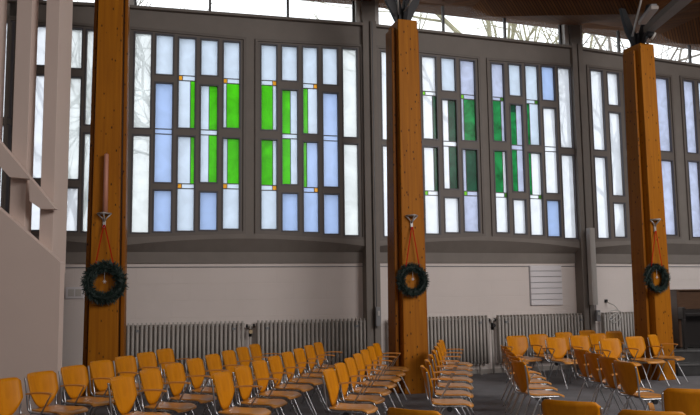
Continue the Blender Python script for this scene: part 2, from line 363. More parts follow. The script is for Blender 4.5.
for wi, key in enumerate(ORDER):
    bi, cols = WIN[key]; B = BAYS[bi]
    cc = []
    for (x0, x1, panes) in cols:
        u0 = B.hit(x0, 130)[0]; u1 = B.hit(x1, 130)[0]; xm = (x0 + x1) / 2
        # the row of a pane on the (tilting) middle line of its column
        def zz(y, u=(u0 + u1) / 2):
            r = None
            # solve for z so that the point (u, z) shows on row y
            lo, hi = 0.0, 9.0
            for _ in range(40):
                mid = (lo + hi) / 2; row = proj(B.P(u, 0, mid))[1]
                if row > y: lo = mid
                else: hi = mid
            return (lo + hi) / 2
        cc.append((u0, u1, [(zz(a), zz(b), m, [(im, f0, f1, zz(ia), zz(ib)) for (im, f0, f1, ia, ib) in ins], [zz(q) for q in ld]) for (a, b, m, ins, ld) in panes]))
    U0, U1 = cc[0][0] - 0.10, cc[-1][1] + 0.10
    ZT0, ZT1 = cc[0][2][0][0] + 0.10, cc[-1][2][0][0] + 0.10
    ZB0, ZB1 = cc[0][2][-1][1] - 0.09, cc[-1][2][-1][1] - 0.09
    ztop = lambda u: ZT0 + (ZT1 - ZT0) * (u - U0) / (U1 - U0)
    zbot = lambda u: ZB0 + (ZB1 - ZB0) * (u - U0) / (U1 - U0)
    winbox[key] = (B, U0, U1, ZT0, ZT1, ZB0, ZB1)
    root = struct(empty('window_%d' % (wi + 1), B.P((U0 + U1) / 2, 0, (ZB0 + ZB1) / 2)), WLAB[key], 'window')
    inv = Matrix.Translation(-root.location)
    fm = MB()
    edges = [U0] + [(cc[i][1] + cc[i + 1][0]) / 2 for i in range(len(cc) - 1)] + [U1]
    for i, (u0, u1, panes) in enumerate(cc):
        # jambs left and right of the panes, split from the rails so nothing overlaps
        B.lbox(fm, edges[i], u0, -0.13, 0.0, zbot(edges[i]), ztop(edges[i]), zbot(u0), ztop(u0))
        B.lbox(fm, u1, edges[i + 1], -0.13, 0.0, zbot(u1), ztop(u1), zbot(edges[i + 1]), ztop(edges[i + 1]))
        B.lbox(fm, u0, u1, -0.13, 0.0, panes[0][0], ztop(u0), panes[0][0], ztop(u1))
        B.lbox(fm, u0, u1, -0.13, 0.0, zbot(u0), panes[-1][1], zbot(u1), panes[-1][1])
        for k in range(len(panes) - 1):
            B.lbox(fm, u0, u1, -0.13, 0.0, panes[k + 1][0], panes[k][1])
        # slim inner bead round each pane
        for (a, b, m, ins, ld) in panes:
            t = 0.008
            for q in ((u0, u0 + t, b, a), (u1 - t, u1, b, a), (u0 + t, u1 - t, a - t, a), (u0 + t, u1 - t, b, b + t)):
                B.lbox(fm, q[0], q[1], -0.055, -0.03, q[2], q[3])
    reveal_shade = MB()  # dark strips round each pane, painted shade of deep reveals
    for (u0, u1, panes) in cc:
        for (a, b, m, ins, ld) in panes:
            t = 0.024
            for q in ((u0 - t, u0 + .002, b - t, a + t), (u1 - .002, u1 + t, b - t, a + t), (u0 + .002, u1 - .002, a - .002, a + t), (u0 + .002, u1 - .002, b - t, b + .002)):
                B.lbox(reveal_shade, q[0], q[1], -0.035, 0.008, q[2], q[3])
    bo = reveal_shade.build('reveal_shade_strip', M['reveal_shade'], root); bo.data.transform(inv)
    # raised border round the whole frame
    for (a, b_, c, d) in ((U0 - .02, U0 + .03, 0, 0), (U1 - .03, U1 + .02, 0, 0)):
        B.lbox(fm, a, b_, 0.0, 0.03, zbot(a), ztop(a), zbot(b_), ztop(b_))
    B.lbox(fm, U0 + .03, U1 - .03, 0.0, 0.03, ztop(U0 + .03) - .05, ztop(U0 + .03), ztop(U1 - .03) - .05, ztop(U1 - .03))
    B.lbox(fm, U0 + .03, U1 - .03, 0.0, 0.03, zbot(U0 + .03), zbot(U0 + .03) + .045, zbot(U1 - .03), zbot(U1 - .03) + .045)
    fo = fm.build('frame', M['frame'], root); fo.data.transform(inv)
    # glass, one mesh per colour, plus lead lines
    by = {}; lead = MB()
    for (u0, u1, panes) in cc:
        for (a, b, m, ins, ld) in panes:
            us = sorted({u0, u1} | {u0 + (u1 - u0) * f for i_ in ins for f in i_[1:3]})
            zs = sorted({a, b} | {min(a, max(b, z)) for i_ in ins for z in i_[3:5]})
            for i in range(len(us) - 1):
                for j in range(len(zs) - 1):
                    if us[i + 1] - us[i] < 1e-4 or zs[j + 1] - zs[j] < 1e-4: continue
                    um, zm = (us[i] + us[i + 1]) / 2, (zs[j] + zs[j + 1]) / 2; mt = m
                    for (im, f0, f1, ia, ib) in ins:
                        if u0 + (u1 - u0) * f0 <= um <= u0 + (u1 - u0) * f1 and ib <= zm <= ia: mt = im
                    g = by.setdefault(mt, MB())
                    n = g.add([B.P(us[i], -.045, zs[j]), B.P(us[i + 1], -.045, zs[j]), B.P(us[i + 1], -.045, zs[j + 1]), B.P(us[i], -.045, zs[j + 1])])
                    g.face((n, n + 1, n + 2, n + 3))
            for z in ld: B.lbox(lead, u0, u1, -.05, -.038, z - .009, z + .009)
            for f in sorted({f for i_ in ins for f in i_[1:3]} - {0, 1}):
                zi = [i_ for i_ in ins if f in i_[1:3]]
                for i_ in zi:
                    uu = u0 + (u1 - u0) * f; B.lbox(lead, uu - .006, uu + .006, -.05, -.04, max(b, i_[4]), min(a, i_[3]))
    gname = {'blue': 'pale_blue_glass', 'sky': 'frosted_glass', 'bluedeep': 'blue_glass', 'lav': 'lavender_glass', 'clear': 'textured_glass', 'white_gl': 'white_glass',
             'green': 'green_glass', 'emerald': 'emerald_glass', 'darkgreen': 'dark_green_glass', 'amber': 'amber_glass', 'lime': 'lime_glass', 'olive': 'olive_glass'}
    for k_, g in by.items():
        go = g.build(gname[k_], M[k_], root); go.data.transform(inv)
    if lead.f:
        lo_ = lead.build('lead_strip', M['clere'], root); lo_.data.transform(inv)

# ------------------------------------------------------------------ concrete walls round the windows
def bay_arc(u, L): return 1 - (2 * u / L - 1) ** 2
pair = {0: ('G', 'H'), 1: ('A', 'B'), 2: ('C', 'D'), 3: ('E', 'F')}
names = {0: 'wall_far_left', 1: 'wall_left', 2: 'wall_center', 3: 'wall_right'}
BANDTOP, BANDBOT = [], []
clere_mull = {0: [0.33, 0.66], 1: None, 2: None, 3: None}
cl_px = {1: [(210, 10), (288, 12)], 2: [(443.5, 20), (505, 25)], 3: [(619, 40), (690, 48)]}
for bi, B in enumerate(BAYS):
    L = B.L; k1, k2 = pair[bi]
    _, a0, a1, at0, at1, ab0, ab1 = winbox[k1]; _, b0, b1, bt0, bt1, bb0, bb1 = winbox[k2]
    root = struct(empty(names[bi], B.a), None, None)
    inv = Matrix.Translation(-root.location)
    mb = MB(); d0, d1 = -.22, -0.005
    P0, P1 = 0.12, L - 0.12
    # head beam above both windows
    B.lbox(mb, P0, a0, d0, d1, at0, SILL, at0, SILL)
    B.lbox(mb, a0, a1, d0, d1, at0, SILL, at1, SILL)
    B.lbox(mb, a1, b0, d0, d1, at1, SILL, bt0, SILL)
    B.lbox(mb, b0, b1, d0, d1, bt0, SILL, bt1, SILL)
    B.lbox(mb, b1, P1, d0, d1, bt1, SILL, bt1, SILL)
    # uprights
    B.lbox(mb, P0, a0, d0, d1, ab0, at0); B.lbox(mb, a1, b0, d0, d1, ab1, at1, bb0, bt0); B.lbox(mb, b1, P1, d0, d1, bb1, bt1)
    # fascia with a shallow arched lower edge
    f_end, f_mid = 2.535, 2.685
    fz = lambda u: f_end + (f_mid - f_end) * bay_arc(u, L)
    def wz(u):
        if u <= a0: return ab0
        if u <= a1: return ab0 + (ab1 - ab0) * (u - a0) / (a1 - a0)
        if u <= b0: return ab1 + (bb0 - ab1) * (u - a1) / (b0 - a1)
        if u <= b1: return bb0 + (bb1 - bb0) * (u - b0) / (b1 - b0)
        return bb1
    us = sorted([P0, a0, a1, b0, b1, P1] + [P0 + (P1 - P0) * i / 24 for i in range(1, 24)])
    for i in range(len(us) - 1):
        if us[i + 1] - us[i] < 1e-5: continue
        B.lbox(mb, us[i], us[i + 1], d0, 0.035, fz(us[i]), wz(us[i]), fz(us[i + 1]), wz(us[i + 1]))
    B.lbox(mb, P0, P1, -.30, 0.09, SILL, SILL + .05)      # sill ledge of the clerestory
    o = mb.build('concrete_frame', M['concrete'], root); o.data.transform(inv)
    # sloping soffit under the fascia, and the grey band below it
    sb = MB(); BT = 2.44; BB = 2.235
    for i in range(len(us) - 1):
        u, w = us[i], us[i + 1]
        if w - u < 1e-5: continue
        sb.hexa([B.P(u, LOW, BT), B.P(w, LOW, BT), B.P(w, LOW - .05, BT), B.P(u, LOW - .05, BT),
                 B.P(u, 0.034, fz(u)), B.P(w, 0.034, fz(w)), B.P(w, LOW - .05, fz(w) + .02), B.P(u, LOW - .05, fz(u) + .02)])
    o = sb.build('soffit', M['concrete'], root); o.data.transform(inv)
    gb = MB(); B.lbox(gb, P0, P1, LOW - .1, LOW, BB, BT); o = gb.build('beam_band', M['concrete'], root); o.data.transform(inv)
    wb = MB(); B.lbox(wb, P0 - .1, P1 + .1, LOW - .25, LOW - .03, 0, BB); B.lbox(wb, P0 - .1, P1 + .1, LOW - .25, LOW - .1, BB, fz(L / 2))
    o = wb.build('plaster_wall', M['white'], root); o.data.transform(inv)
    rb = MB(); B.lbox(rb, P0, P1, LOW - .03, LOW - .012, BB - .075, BB - .06); o = rb.build('picture_rail', M['midgrey'], root); o.data.transform(inv)
    # clerestory
    cr = struct(empty('window_%d' % (9 + bi), B.P(L / 2, -.15, SILL)), 'clerestory strip window above the %s' % {0: 'window at the left edge', 1: 'bright green stained glass windows', 2: 'dark green stained glass windows', 3: 'plain windows behind the right column'}[bi], 'window')
    inv2 = Matrix.Translation(-cr.location)
    eave = lambda u: EAVE_J + (EAVE_M - EAVE_J) * (1 - abs(2 * u / L - 1))
    cf = MB(); z0 = SILL + .05
    c0, c1 = P0 + .12, P1 - .12
    B.lbox(cf, c0, c1, -.20, -.14, z0, z0 + .05)
    mus = [L * q for q in clere_mull[bi]] if clere_mull[bi] else [B.hit(px, py, -.15)[0] for px, py in cl_px[bi]]
    for u in [c0 + .02, c1 - .02] + mus:
        B.lbox(cf, u - .022, u + .022, -.20, -.14, z0 + .05, eave(u) + .03)
    o = cf.build('frame', M['clere'], cr); o.data.transform(inv2)
    cg = MB(); mid = L / 2
    for (ua, ub) in ((c0, mid), (mid, c1)):
        n = cg.add([B.P(ua, -.17, z0 + .02), B.P(ub, -.17, z0 + .02), B.P(ub, -.17, eave(ub) + .05), B.P(ua, -.17, eave(ua) + .05)]); cg.face((n, n + 1, n + 2, n + 3))
    o = cg.build('pane', M['pane'], cr); o.data.transform(inv2)
    # short light jamb beside the clerestory
    jb = MB(); B.lbox(jb, P1 - .12, P1, -.25, -.02, z0, eave(P1) + .05); B.lbox(jb, P0, P0 + .12, -.25, -.02, z0, eave(P0) + .05)
    o = jb.build('clerestory_jamb', M['lightgrey'], root); o.data.transform(inv)
# piers at the junctions
for i, p in enumerate(J):
    nn = (BAYS[min(i, 3)].n + BAYS[max(i - 1, 0)].n).normalized(); ang = math.atan2(nn.x, -nn.y)
    o = struct(empty('trim_%d' % (i + 1), p, ang))
    mb = MB(); mb.box((-.14, -.03, 0), (.14, .22, 7.55)); mb.box((-.14, -.08, 0), (-.02, -.03, 7.05)); mb.box((.02, -.08, 0), (.14, -.03, 7.05))
    mb.build('concrete_pier', M['concrete'], o)

# ------------------------------------------------------------------ floor, side walls, ceiling
fl = MB(); fl.box((-12, -9, -.1), (18, 19.5, 0)); struct(fl.build('floor', M['floor']), 'dark grey carpet floor', 'floor')
og = MB(); og.box((-90, 19.6, -.6), (110, 160, -.4)); struct(og.build('ground', M['outside']), 'pale ground outside the windows', 'ground')
for nm, pts in (('wall_side', [(-8.35, 13.1), (-10.5, 6), (-10.5, -9)]), ('wall_end', [(10.0, 18.85), (17.5, 17), (17.5, -9)])):
    mb = MB()
    for (x0, y0), (x1, y1) in zip(pts[:-1], pts[1:]):
        d = V((x1 - x0, y1 - y0, 0)).normalized(); n = V((d.y, -d.x, 0)) * .2 * (1 if nm == 'wall_side' else -1)
        a, b = V((x0, y0, 0)), V((x1, y1, 0)); sgn = -1
        mb.hexa([a, b, b + n * sgn, a + n * sgn, a + V((0, 0, 9.5)), b + V((0, 0, 9.5)), b + n * sgn + V((0, 0, 9.5)), a + n * sgn + V((0, 0, 9.5))])
    struct(mb.build(nm, M['panel']))
bw = MB(); bw.box((-10.5, -9.2, 0), (17.5, -9.0, 9.2)); struct(bw.build('wall_back', M['panel']))
# folded timber ceiling: ridges over the middle of each bay, valleys over the columns
ceil = struct(empty('ceiling', (0, 0, 0)), 'dark slatted timber ceiling in folded facets', 'ceiling')
COLP = [J[i] + (BAYS[min(i, 3)].n + BAYS[max(i - 1, 0)].n).normalized() * 1.9 for i in range(5)]
COLP[1] = V((-3.88, 12.3, 0)); COLP[2] = V((0.965, 13.2, 0)); COLP[3] = V((5.66, 14.65, 0))
VZ, RZ = 7.02, 7.8
HUB = V((3.0, 1.0, 0))
def quad(pts, ang, name):
    mb = MB(); n = mb.add(pts); up = [V(p) + V((0, 0, .15)) for p in pts]; m_ = mb.add(up); k = len(pts)
    mb.face(range(n, n + k)); mb.face(list(range(m_, m_ + k))[::-1])
    for i in range(k): mb.face((n + i, n + (i + 1) % k, m_ + (i + 1) % k, m_ + i))
    return mb.build(name, stripes('ceiling_slats_%d' % round(ang), (0.088, 0.029, 0.005), (0.13, 0.046, 0.008), ang, 0.062, 0.22), ceil)
z = lambda p, h: V((p.x, p.y, h))
for i, B in enumerate(BAYS):
    out = -.7; wall_ang = math.degrees(math.atan2(B.e.y, B.e.x)); inw = wall_ang - 90
    Ja, Jb = z(B.P(-.02, 0, 0), EAVE_J), z(B.P(B.L + .02, 0, 0), EAVE_J)
    Mm = z(B.P(B.L / 2, 0, 0), EAVE_M)
    oa, ob, om = z(B.P(-.02, out, 0), EAVE_J + .18), z(B.P(B.L + .02, out, 0), EAVE_J + .18), z(B.P(B.L / 2, out, 0), EAVE_M)
    Va, Vb = z(COLP[i], VZ), z(COLP[i + 1], VZ)
    Rm = z(B.P(B.L / 2, 2.3, 0), RZ)
    dirA = (HUB - COLP[i]); dirB = (HUB - COLP[i + 1]); dirR = HUB - z(Rm, 0)
    Ia, Ib, Ir = z(COLP[i] + dirA * .75, 9.0), z(COLP[i + 1] + dirB * .75, 9.0), z(z(Rm, 0) + dirR * .75, 9.2)
    quad([oa, Va, Rm, om], inw + 52, 'ceiling_facet')
    quad([Vb, ob, om, Rm], inw - 52, 'ceiling_facet')
    quad([Va, Ia, Ir, Rm], inw + 52, 'ceiling_facet')
    quad([Ib, Vb, Rm, Ir], inw - 52, 'ceiling_facet')
mb = MB(); mb.box((-12, -9, 9.0), (18, 8, 9.2)); mb.build('ceiling_facet', stripes('ceiling_slats_flat', (0.088, 0.029, 0.005), (0.13, 0.046, 0.008), 90, 0.085, 0.2), ceil)

# ------------------------------------------------------------------ timber columns
def column(S, pos, face_dir, label, TOP=6.35):
    r = empty('timber_column', (pos.x, pos.y, 0), math.atan2(face_dir.x, -face_dir.y))
    tag(r, label, 'column', 'tapering timber columns')
    ks = 0.84
    def pr(x0, x1, y0, y1, zt, nm, mt, bev=.012):
        mb = MB(); k = ks + (1 - ks) * (1 - zt / TOP)
        mb.prism([(x0 * S, y0 * S), (x1 * S, y0 * S), (x1 * S, y1 * S), (x0 * S, y1 * S)], 0, zt, 0, k); return mb.build(nm, mt, r, bev)
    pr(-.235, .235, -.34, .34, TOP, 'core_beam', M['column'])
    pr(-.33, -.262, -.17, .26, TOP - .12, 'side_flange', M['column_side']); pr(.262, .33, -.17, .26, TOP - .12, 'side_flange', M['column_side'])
    pr(-.262, -.235, -.12, .22, TOP - .2, 'filler', M['piano'], 0); pr(.235, .262, -.12, .22, TOP - .2, 'filler', M['piano'], 0)
    # steel head: four flaring dark plates
    for (dx, dy) in ((-1, 0), (1, 0), (0, -1), (0, 1)):
        mb = MB(); w = .035
        prof = [(.02, TOP - .02), (.10, TOP - .02), (.31, TOP + .40), (.40, VZ + .06), (.30, VZ + .06), (.02, TOP + .16)]
        if dx: mb.extrude([V((dx * a, -w, z_)) for a, z_ in prof], (0, 2 * w, 0))
        else: mb.extrude([V((-w, dy * a, z_)) for a, z_ in prof], (2 * w, 0, 0))
        mb.build('head_plate', M['dark'], r)
    mb = MB(); mb.box((-.09, -.09, TOP), (.09, .09, TOP + .25)); mb.build('head_core', M['dark'], r)
    return r
radial = [(BAYS[min(i, 3)].n + BAYS[max(i - 1, 0)].n).normalized() for i in range(5)]
column(.95, COLP[1], radial[1], 'orange-brown timber column with a pink candle, left of the bright green windows', 6.75)
column(.90, COLP[2], radial[2], 'middle orange-brown timber column between the bright green and dark green windows')
column(.84, COLP[3], radial[3], 'right orange-brown timber column beside the piano steps')

# ------------------------------------------------------------------ wreaths, candle brackets
def column_face(i):
    return COLP[i], radial[i], V((-radial[i].y, radial[i].x, 0))
def on_face(i, px, py):
    p, n, _ = column_face(i); zt = 2.0
    k = 1 - .2 * zt / 6.5
    q = p + n * (.34 * k * {1: .95, 2: .9, 3: .84}[i]); r = ray(px, py); o = V((0, 0, H)); t = (q - o).dot(n) / r.dot(n); return o + r * t
WREATH = [(1, (105, 282.5), .265, .085, 'bushy fir wreath hanging on the left timber column below the pink candle'),
          (2, (410.8, 280), .228, .068, 'fir wreath hanging on the middle timber column'),
          (3, (653.5, 278), .235, .066, 'fir wreath hanging on the right timber column near the piano')]
BR = {1: (104.5, 215), 2: (411, 217), 3: (653.8, 221)}
for (ci, (px, py), R0, rt, lab) in WREATH:
    p0, n, side = column_face(ci); c = on_face(ci, px, py) + n * (rt + .012)
    ang = math.atan2(n.x, -n.y)
    w = empty('wreath', c, ang); tag(w, lab, 'wreath', 'fir wreaths on the columns')
    rng = random.Random(ci); mb = MB()
    for k in range(40):
        a0 = 2 * math.pi * k / 40; 
    ring = [V(((R0 - .02) * math.cos(a), 0, (R0 - .02) * math.sin(a))) for a in [2 * math.pi * k / 40 for k in range(41)]]
    mb.tube(ring, rt * .55, 8, 0, False)
    for k in range(2600):
        a = rng.uniform(0, 2 * math.pi); b = rng.uniform(0, 2 * math.pi)
        cc_ = V((math.cos(a), 0, math.sin(a))); rad = cc_ * math.cos(b) + V((0, 1, 0)) * math.sin(b)
        s0 = cc_ * (R0 - .02) + rad * rt * .35
        tang = V((-math.sin(a), 0, math.cos(a)))
        d = (rad + tang * rng.uniform(-.1, 1.2) + V((rng.uniform(-.5, .5), rng.uniform(-.5, .5), rng.uniform(-.5, .5)))).normalized()
        ln = rt * rng.uniform(.55, 1.25); e = s0 + d * ln
        if e.y > rt: e.y = rt
        q = d.orthogonal().normalized() * .008
        i0 = mb.add([s0 - q, s0 + q, e + q * .4, e - q * .4]); mb.face((i0, i0 + 1, i0 + 2, i0 + 3), 1 if rng.random() < .3 else 0)
    mb.build('fir_ring', [M['needle'], M['needle2']], w)
    bx, by_ = BR[ci]; b = on_face(ci, bx, by_)
    # ribbon: two strips from the bracket down to the ring
    lb = Matrix.Rotation(-ang, 4, 'Z') @ (on_face(ci, bx, by_ + 10) + n * .05 - c)
    for sx in (-1, 1):
        e = V((sx * R0 * .55, -.02, R0 * .8)); s0 = lb + V((sx * .006, 0, 0)); hw = V((.0085, 0, 0))
        rb = MB(); rb.extrude([s0 - hw, s0 + hw, e + hw, e - hw], (0, .004, 0)); rb.build('ribbon', M['ribbon'], w)
    pd = MB(); pd.tube([(0, -.01, R0 - .03), (0, -.01, .03)], .003, 5)
    for k in range(3):
        a = k * math.pi / 3; pd.tube([(-.028 * math.cos(a), -.01, .01 - .028 * math.sin(a)), (.028 * math.cos(a), -.01, .01 + .028 * math.sin(a))], .004, 5)
    pd.build('hanging_star', M['paper'], w)
    # candle bracket: triangular tray on an arm with a socket
    br = empty('candle_bracket', b, ang)
    tag(br, 'pewter triangular candle bracket %s' % {1: 'holding the pink candle on the left timber column', 2: 'empty on the middle timber column above its wreath', 3: 'empty on the right timber column above its wreath'}[ci], 'candle holder', 'candle brackets on the columns')
    mb = MB(); tw = .105
    tri = [V((-tw, -.03, .02)), V((tw, -.03, .02)), V((0, -.17, .02))]
    for k in range(3): mb.tube([tri[k], tri[(k + 1) % 3]], .012, 6)
    mb.build('tray_rim', M['pewter'], br)
    mb = MB(); mb.tube([(-tw, -.03, .02), (-.035, -.03, -.05), (-.004, -.02, -.10)], .012, 6); mb.tube([(tw, -.03, .02), (.035, -.03, -.05), (.004, -.02, -.10)], .012, 6)
    mb.tube([(0, -.17, .02), (0, -.06, -.06), (0, -.02, -.11)], .012, 6)
    mb.build('arm', M['pewter'], br)
    mb = MB(); mb.box((-.022, -.03, -.20), (.022, 0, -.09)); mb.build('wall_plate', M['pewter'], br, .004)
    mb = MB(); mb.disc((0, -.07, .012), (0, 0, 1), .035, .012, 14); mb.build('drip_cup', M['pewter'], br)
    if ci == 1:
        cz = at_y(107, 155, b.y).z - b.z
        cd = empty('candle', b + Matrix.Rotation(ang, 3, 'Z') @ V((0.015, -.07, .025)), 0); tag(cd, 'tall pink candle standing in the bracket on the left timber column', 'candle')
        mb = MB(); mb.tube([(0, 0, 0), (0, 0, cz * .5), (0, 0, cz - .03), (0, 0, cz - .02)], [.04, .036, .034, .026], 16); mb.build('wax_body', M['candle'], cd)
        mb = MB(); mb.tube([(0, 0, cz - .02), (.003, 0, cz + .01)], .003, 5); mb.build('wick', M['black'], cd)

# ------------------------------------------------------------------ radiators
fin_meshes = {}
def radiator(B, u0, u1, label):
    n = max(3, round((u1 - u0) / .079)); pit = (u1 - u0) / n
    ang = math.atan2(B.e.y, B.e.x)
    r = empty('radiator', B.P((u0 + u1) / 2, LOW + .10, 0), ang); tag(r, label, 'radiator', 'grey column radiators under the windows')
    z0, z1 = .20, 1.17; W = (u1 - u0) / 2
    if 'fin' not in fin_meshes:
        mb = MB()
        prof = [(.016, z0), (.022, z0 + .03), (.022, z1 - .05), (.016, z1)]
        mb.tube([(0, -.055, z0 + .03), (0, -.055, z1 - .04)], .027, 8); mb.tube([(0, .035, z0 + .03), (0, .035, z1 - .04)], .021, 8)
        mb.box((-.012, -.055, z1 - .05), (.012, .035, z1)); mb.box((-.012, -.055, z0), (.012, .035, z0 + .05))
        mb.box((-.009, -.05, z0 + .05), (.009, .03, z1 - .05))
        fin_meshes['fin'] = mb.mesh('fin', M['rad'])
    for i in range(n):
        o = bpy.data.objects.new('fin', fin_meshes['fin']); C.objects.link(o); o.parent = r; o.location = (-W + pit * (i + .5), 0, 0)
    mb = MB(); mb.tube([(-W, -.012, z1 - .065), (W, -.012, z1 - .065)], .026, 10); mb.build('top_header', M['rad'], r)
    mb = MB(); mb.tube([(-W, -.012, z0 + .05), (W, -.012, z0 + .05)], .022, 10); mb.build('bottom_header', M['rad'], r)
    for sx in (-W + .2, W - .2):
        mb = MB(); mb.box((sx - .015, -.03, 0), (sx + .015, .01, z0)); mb.box((sx - .03, -.05, 0), (sx + .03, .03, .012)); mb.build('foot', M['rad'], r)
        mb = MB(); mb.box((sx - .03, -.085, z1 - .16), (sx + .03, -.03, z1 - .12)); mb.box((sx - .012, -.03, z1 - .155), (sx + .012, .1, z1 - .125)); mb.build('wall_clip', M['midgrey'], r)
    return r
def valve(B, u, label, knob):
    ang = math.atan2(B.e.y, B.e.x); r = empty('radiator_valve', B.P(u, LOW + .10, 0), ang); tag(r, label, 'valve', 'radiator valves between the radiators')
    mb = MB(); mb.tube([(0, 0, 0), (0, 0, 1.075)], .02, 10); mb.build('riser_pipe', M['rad'], r)
    mb = MB(); mb.tube([(-.075, 0, 1.075), (.075, 0, 1.075)], .022, 10); mb.build('tee_pipe', M['rad'], r)
    for s in (-1, 1):
        mb = MB(); mb.tube([(s * .05, 0, 1.075), (s * .08, 0, 1.075)], .034, 10); mb.build('union_nut', M['dark'], r)
    mb = MB(); mb.tube([(0, -.02, .97), (0, -.03, .97), (0, -.09, .97)], [.03, .04, .036], 14); mb.build('thermostat_head' if knob else 'shut_off_knob', M['beige'] if knob else M['dark'], r)
    mb = MB(); mb.tube([(0, 0, .88), (0, 0, 1.02)], .032, 10); mb.build('valve_body', M['dark'], r)
    return r
def u_at(B, px, y=330): return B.hit(px, y, LOW + .1)[0]
B1, B2, B3 = BAYS[1], BAYS[2], BAYS[3]
radiator(B1, u_at(B1, 126), u_at(B1, 244.5), 'long grey radiator directly right of the left timber column')
radiator(B1, u_at(B1, 256), u_at(B1, 366), 'long grey radiator just left of the middle pier and column')
valve(B1, u_at(B1, 250.3), 'radiator valve with a round beige thermostat head between two radiators', True)
radiator(B2, u_at(B2, 388), u_at(B2, 488), 'grey radiator directly right of the middle timber column')
radiator(B2, u_at(B2, 496.5), u_at(B2, 588), 'grey radiator below the white slatted board')
valve(B2, u_at(B2, 492.3), 'dark radiator valve on a pipe in the gap right of the middle column', False)
radiator(B3, u_at(B3, 602), u_at(B3, 672), 'grey radiator behind the right timber column')
bs = {0: 'far_left', 1: 'left', 2: 'center', 3: 'right'}
for bi, B in enumerate(BAYS):
    mb = MB(); B.lbox(mb, .25, B.L - .25, LOW - .03, LOW + .0, 0, .09); o = mb.build('baseboard_' + bs[bi], M['rad']); struct(o)

# ------------------------------------------------------------------ wall fittings
def fit(B, name, px0, px1, y0, y1, d, depth, label, cat):
    """an Empty on bay B's lower wall whose local frame is x along the wall, -y into the room, z up"""
    u0, za = B.hit(px0, y0, d); u1, zb = B.hit(px1, y1, d)
    r = empty(name, B.P((u0 + u1) / 2, d, min(za, zb)), math.atan2(B.e.y, B.e.x)); tag(r, label, cat)
    return r, (u1 - u0), abs(za - zb)
r, w, h = fit(B2, 'slatted_board', 528.5, 562, 265.5, 305, LOW - .03, .03, 'white board with seven horizontal slats on the wall left of the pale column speaker', 'board')
mb = MB(); mb.box((-w / 2, -.02, 0), (w / 2, 0, h)); mb.build('backing', M['groove'], r)
for k in range(7):
    a = h * k / 7 + .008; mb = MB(); mb.box((-w / 2 + .012, -.045, a), (w / 2 - .006, -.02, h * (k + 1) / 7 - .006)); mb.build('slat', M['paper'], r, .003)
B0 = BAYS[0]
r, w, h = fit(B0, 'light_switch', 66, 84, 287, 298.5, LOW - .03, .03, 'small white switch panel on the wall left of the left timber column', 'panel')
mb = MB(); mb.box((-w / 2, -.03, 0), (w / 2, 0, h)); mb.build('back_box', M['paper'], r, .006)
mb = MB()
mb.box((-w * .36, -.038, h * .2), (-.01, -.03, h * .8)); mb.box((.01, -.038, h * .2), (w * .36, -.03, h * .8)); mb.build('switch_plate', M['lightgrey'], r, .003)
# pale column speaker on the pier
p3 = J[3] + radial[3] * .14
ang3 = math.atan2(radial[3].x, -radial[3].y)
pt, pb = at_y(589.5, 228, p3.y - .1), at_y(591, 305, p3.y - .1)
sp = empty('column_speaker', V((p3.x, p3.y, pb.z)) + Matrix.Rotation(ang3, 3, 'Z') @ V((-0.005, 0, 0)), ang3); tag(sp, 'tall narrow pale column speaker fixed to the grey pier left of the right timber column', 'speaker')
hh = pt.z - pb.z
mb = MB(); mb.box((-.068, -.15, 0), (.068, -.03, hh)); mb.build('housing', M['lightgrey'], sp, .008)
mb = MB(); mb.box((-.045, -.156, .04), (.045, -.148, hh - .04)); mb.build('grille', M['lightgrey'], sp)
for z_ in (.12, hh - .12):
    mb = MB(); mb.box((-.05, -.03, z_ - .03), (.05, 0, z_ + .03)); mb.build('wall_bracket', M['midgrey'], sp)
def pier_box(ji, px, y0, y1, label, conduit_top):
    p = J[ji] + radial[ji] * .14; a = math.atan2(radial[ji].x, -radial[ji].y)
    r_ = ray(px, (y0 + y1) / 2); t = (p - V((0, 0, H))).dot(radial[ji]) / r_.dot(radial[ji]); q = V((0, 0, H)) + r_ * t
    zt, zb = at_y(px, y0, q.y).z, at_y(px, y1, q.y).z
    r = empty('switch_box', V((q.x, q.y, zb)), a); tag(r, label, 'switch box', 'switch boxes on the piers')
    mb = MB(); mb.box((-.05, -.07, 0), (.05, 0, zt - zb)); mb.build('box_body', M['midgrey'], r, .006)
    mb = MB(); mb.box((-.02, -.085, (zt - zb) * .55), (.02, -.07, (zt - zb) * .8)); mb.build('rocker', M['lightgrey'], r)
    mb = MB(); mb.tube([(-.02, -.012, zt - zb), (-.02, -.012, conduit_top - zb)], .011, 8); mb.build('conduit', M['midgrey'], r)
pier_box(2, 377.5, 307, 326, 'grey switch box with a conduit on the pier left of the middle timber column', 7.0)
pier_box(3, 596.5, 310, 321, 'small dark grey switch box on the pier below the pale column speaker', 1.55)
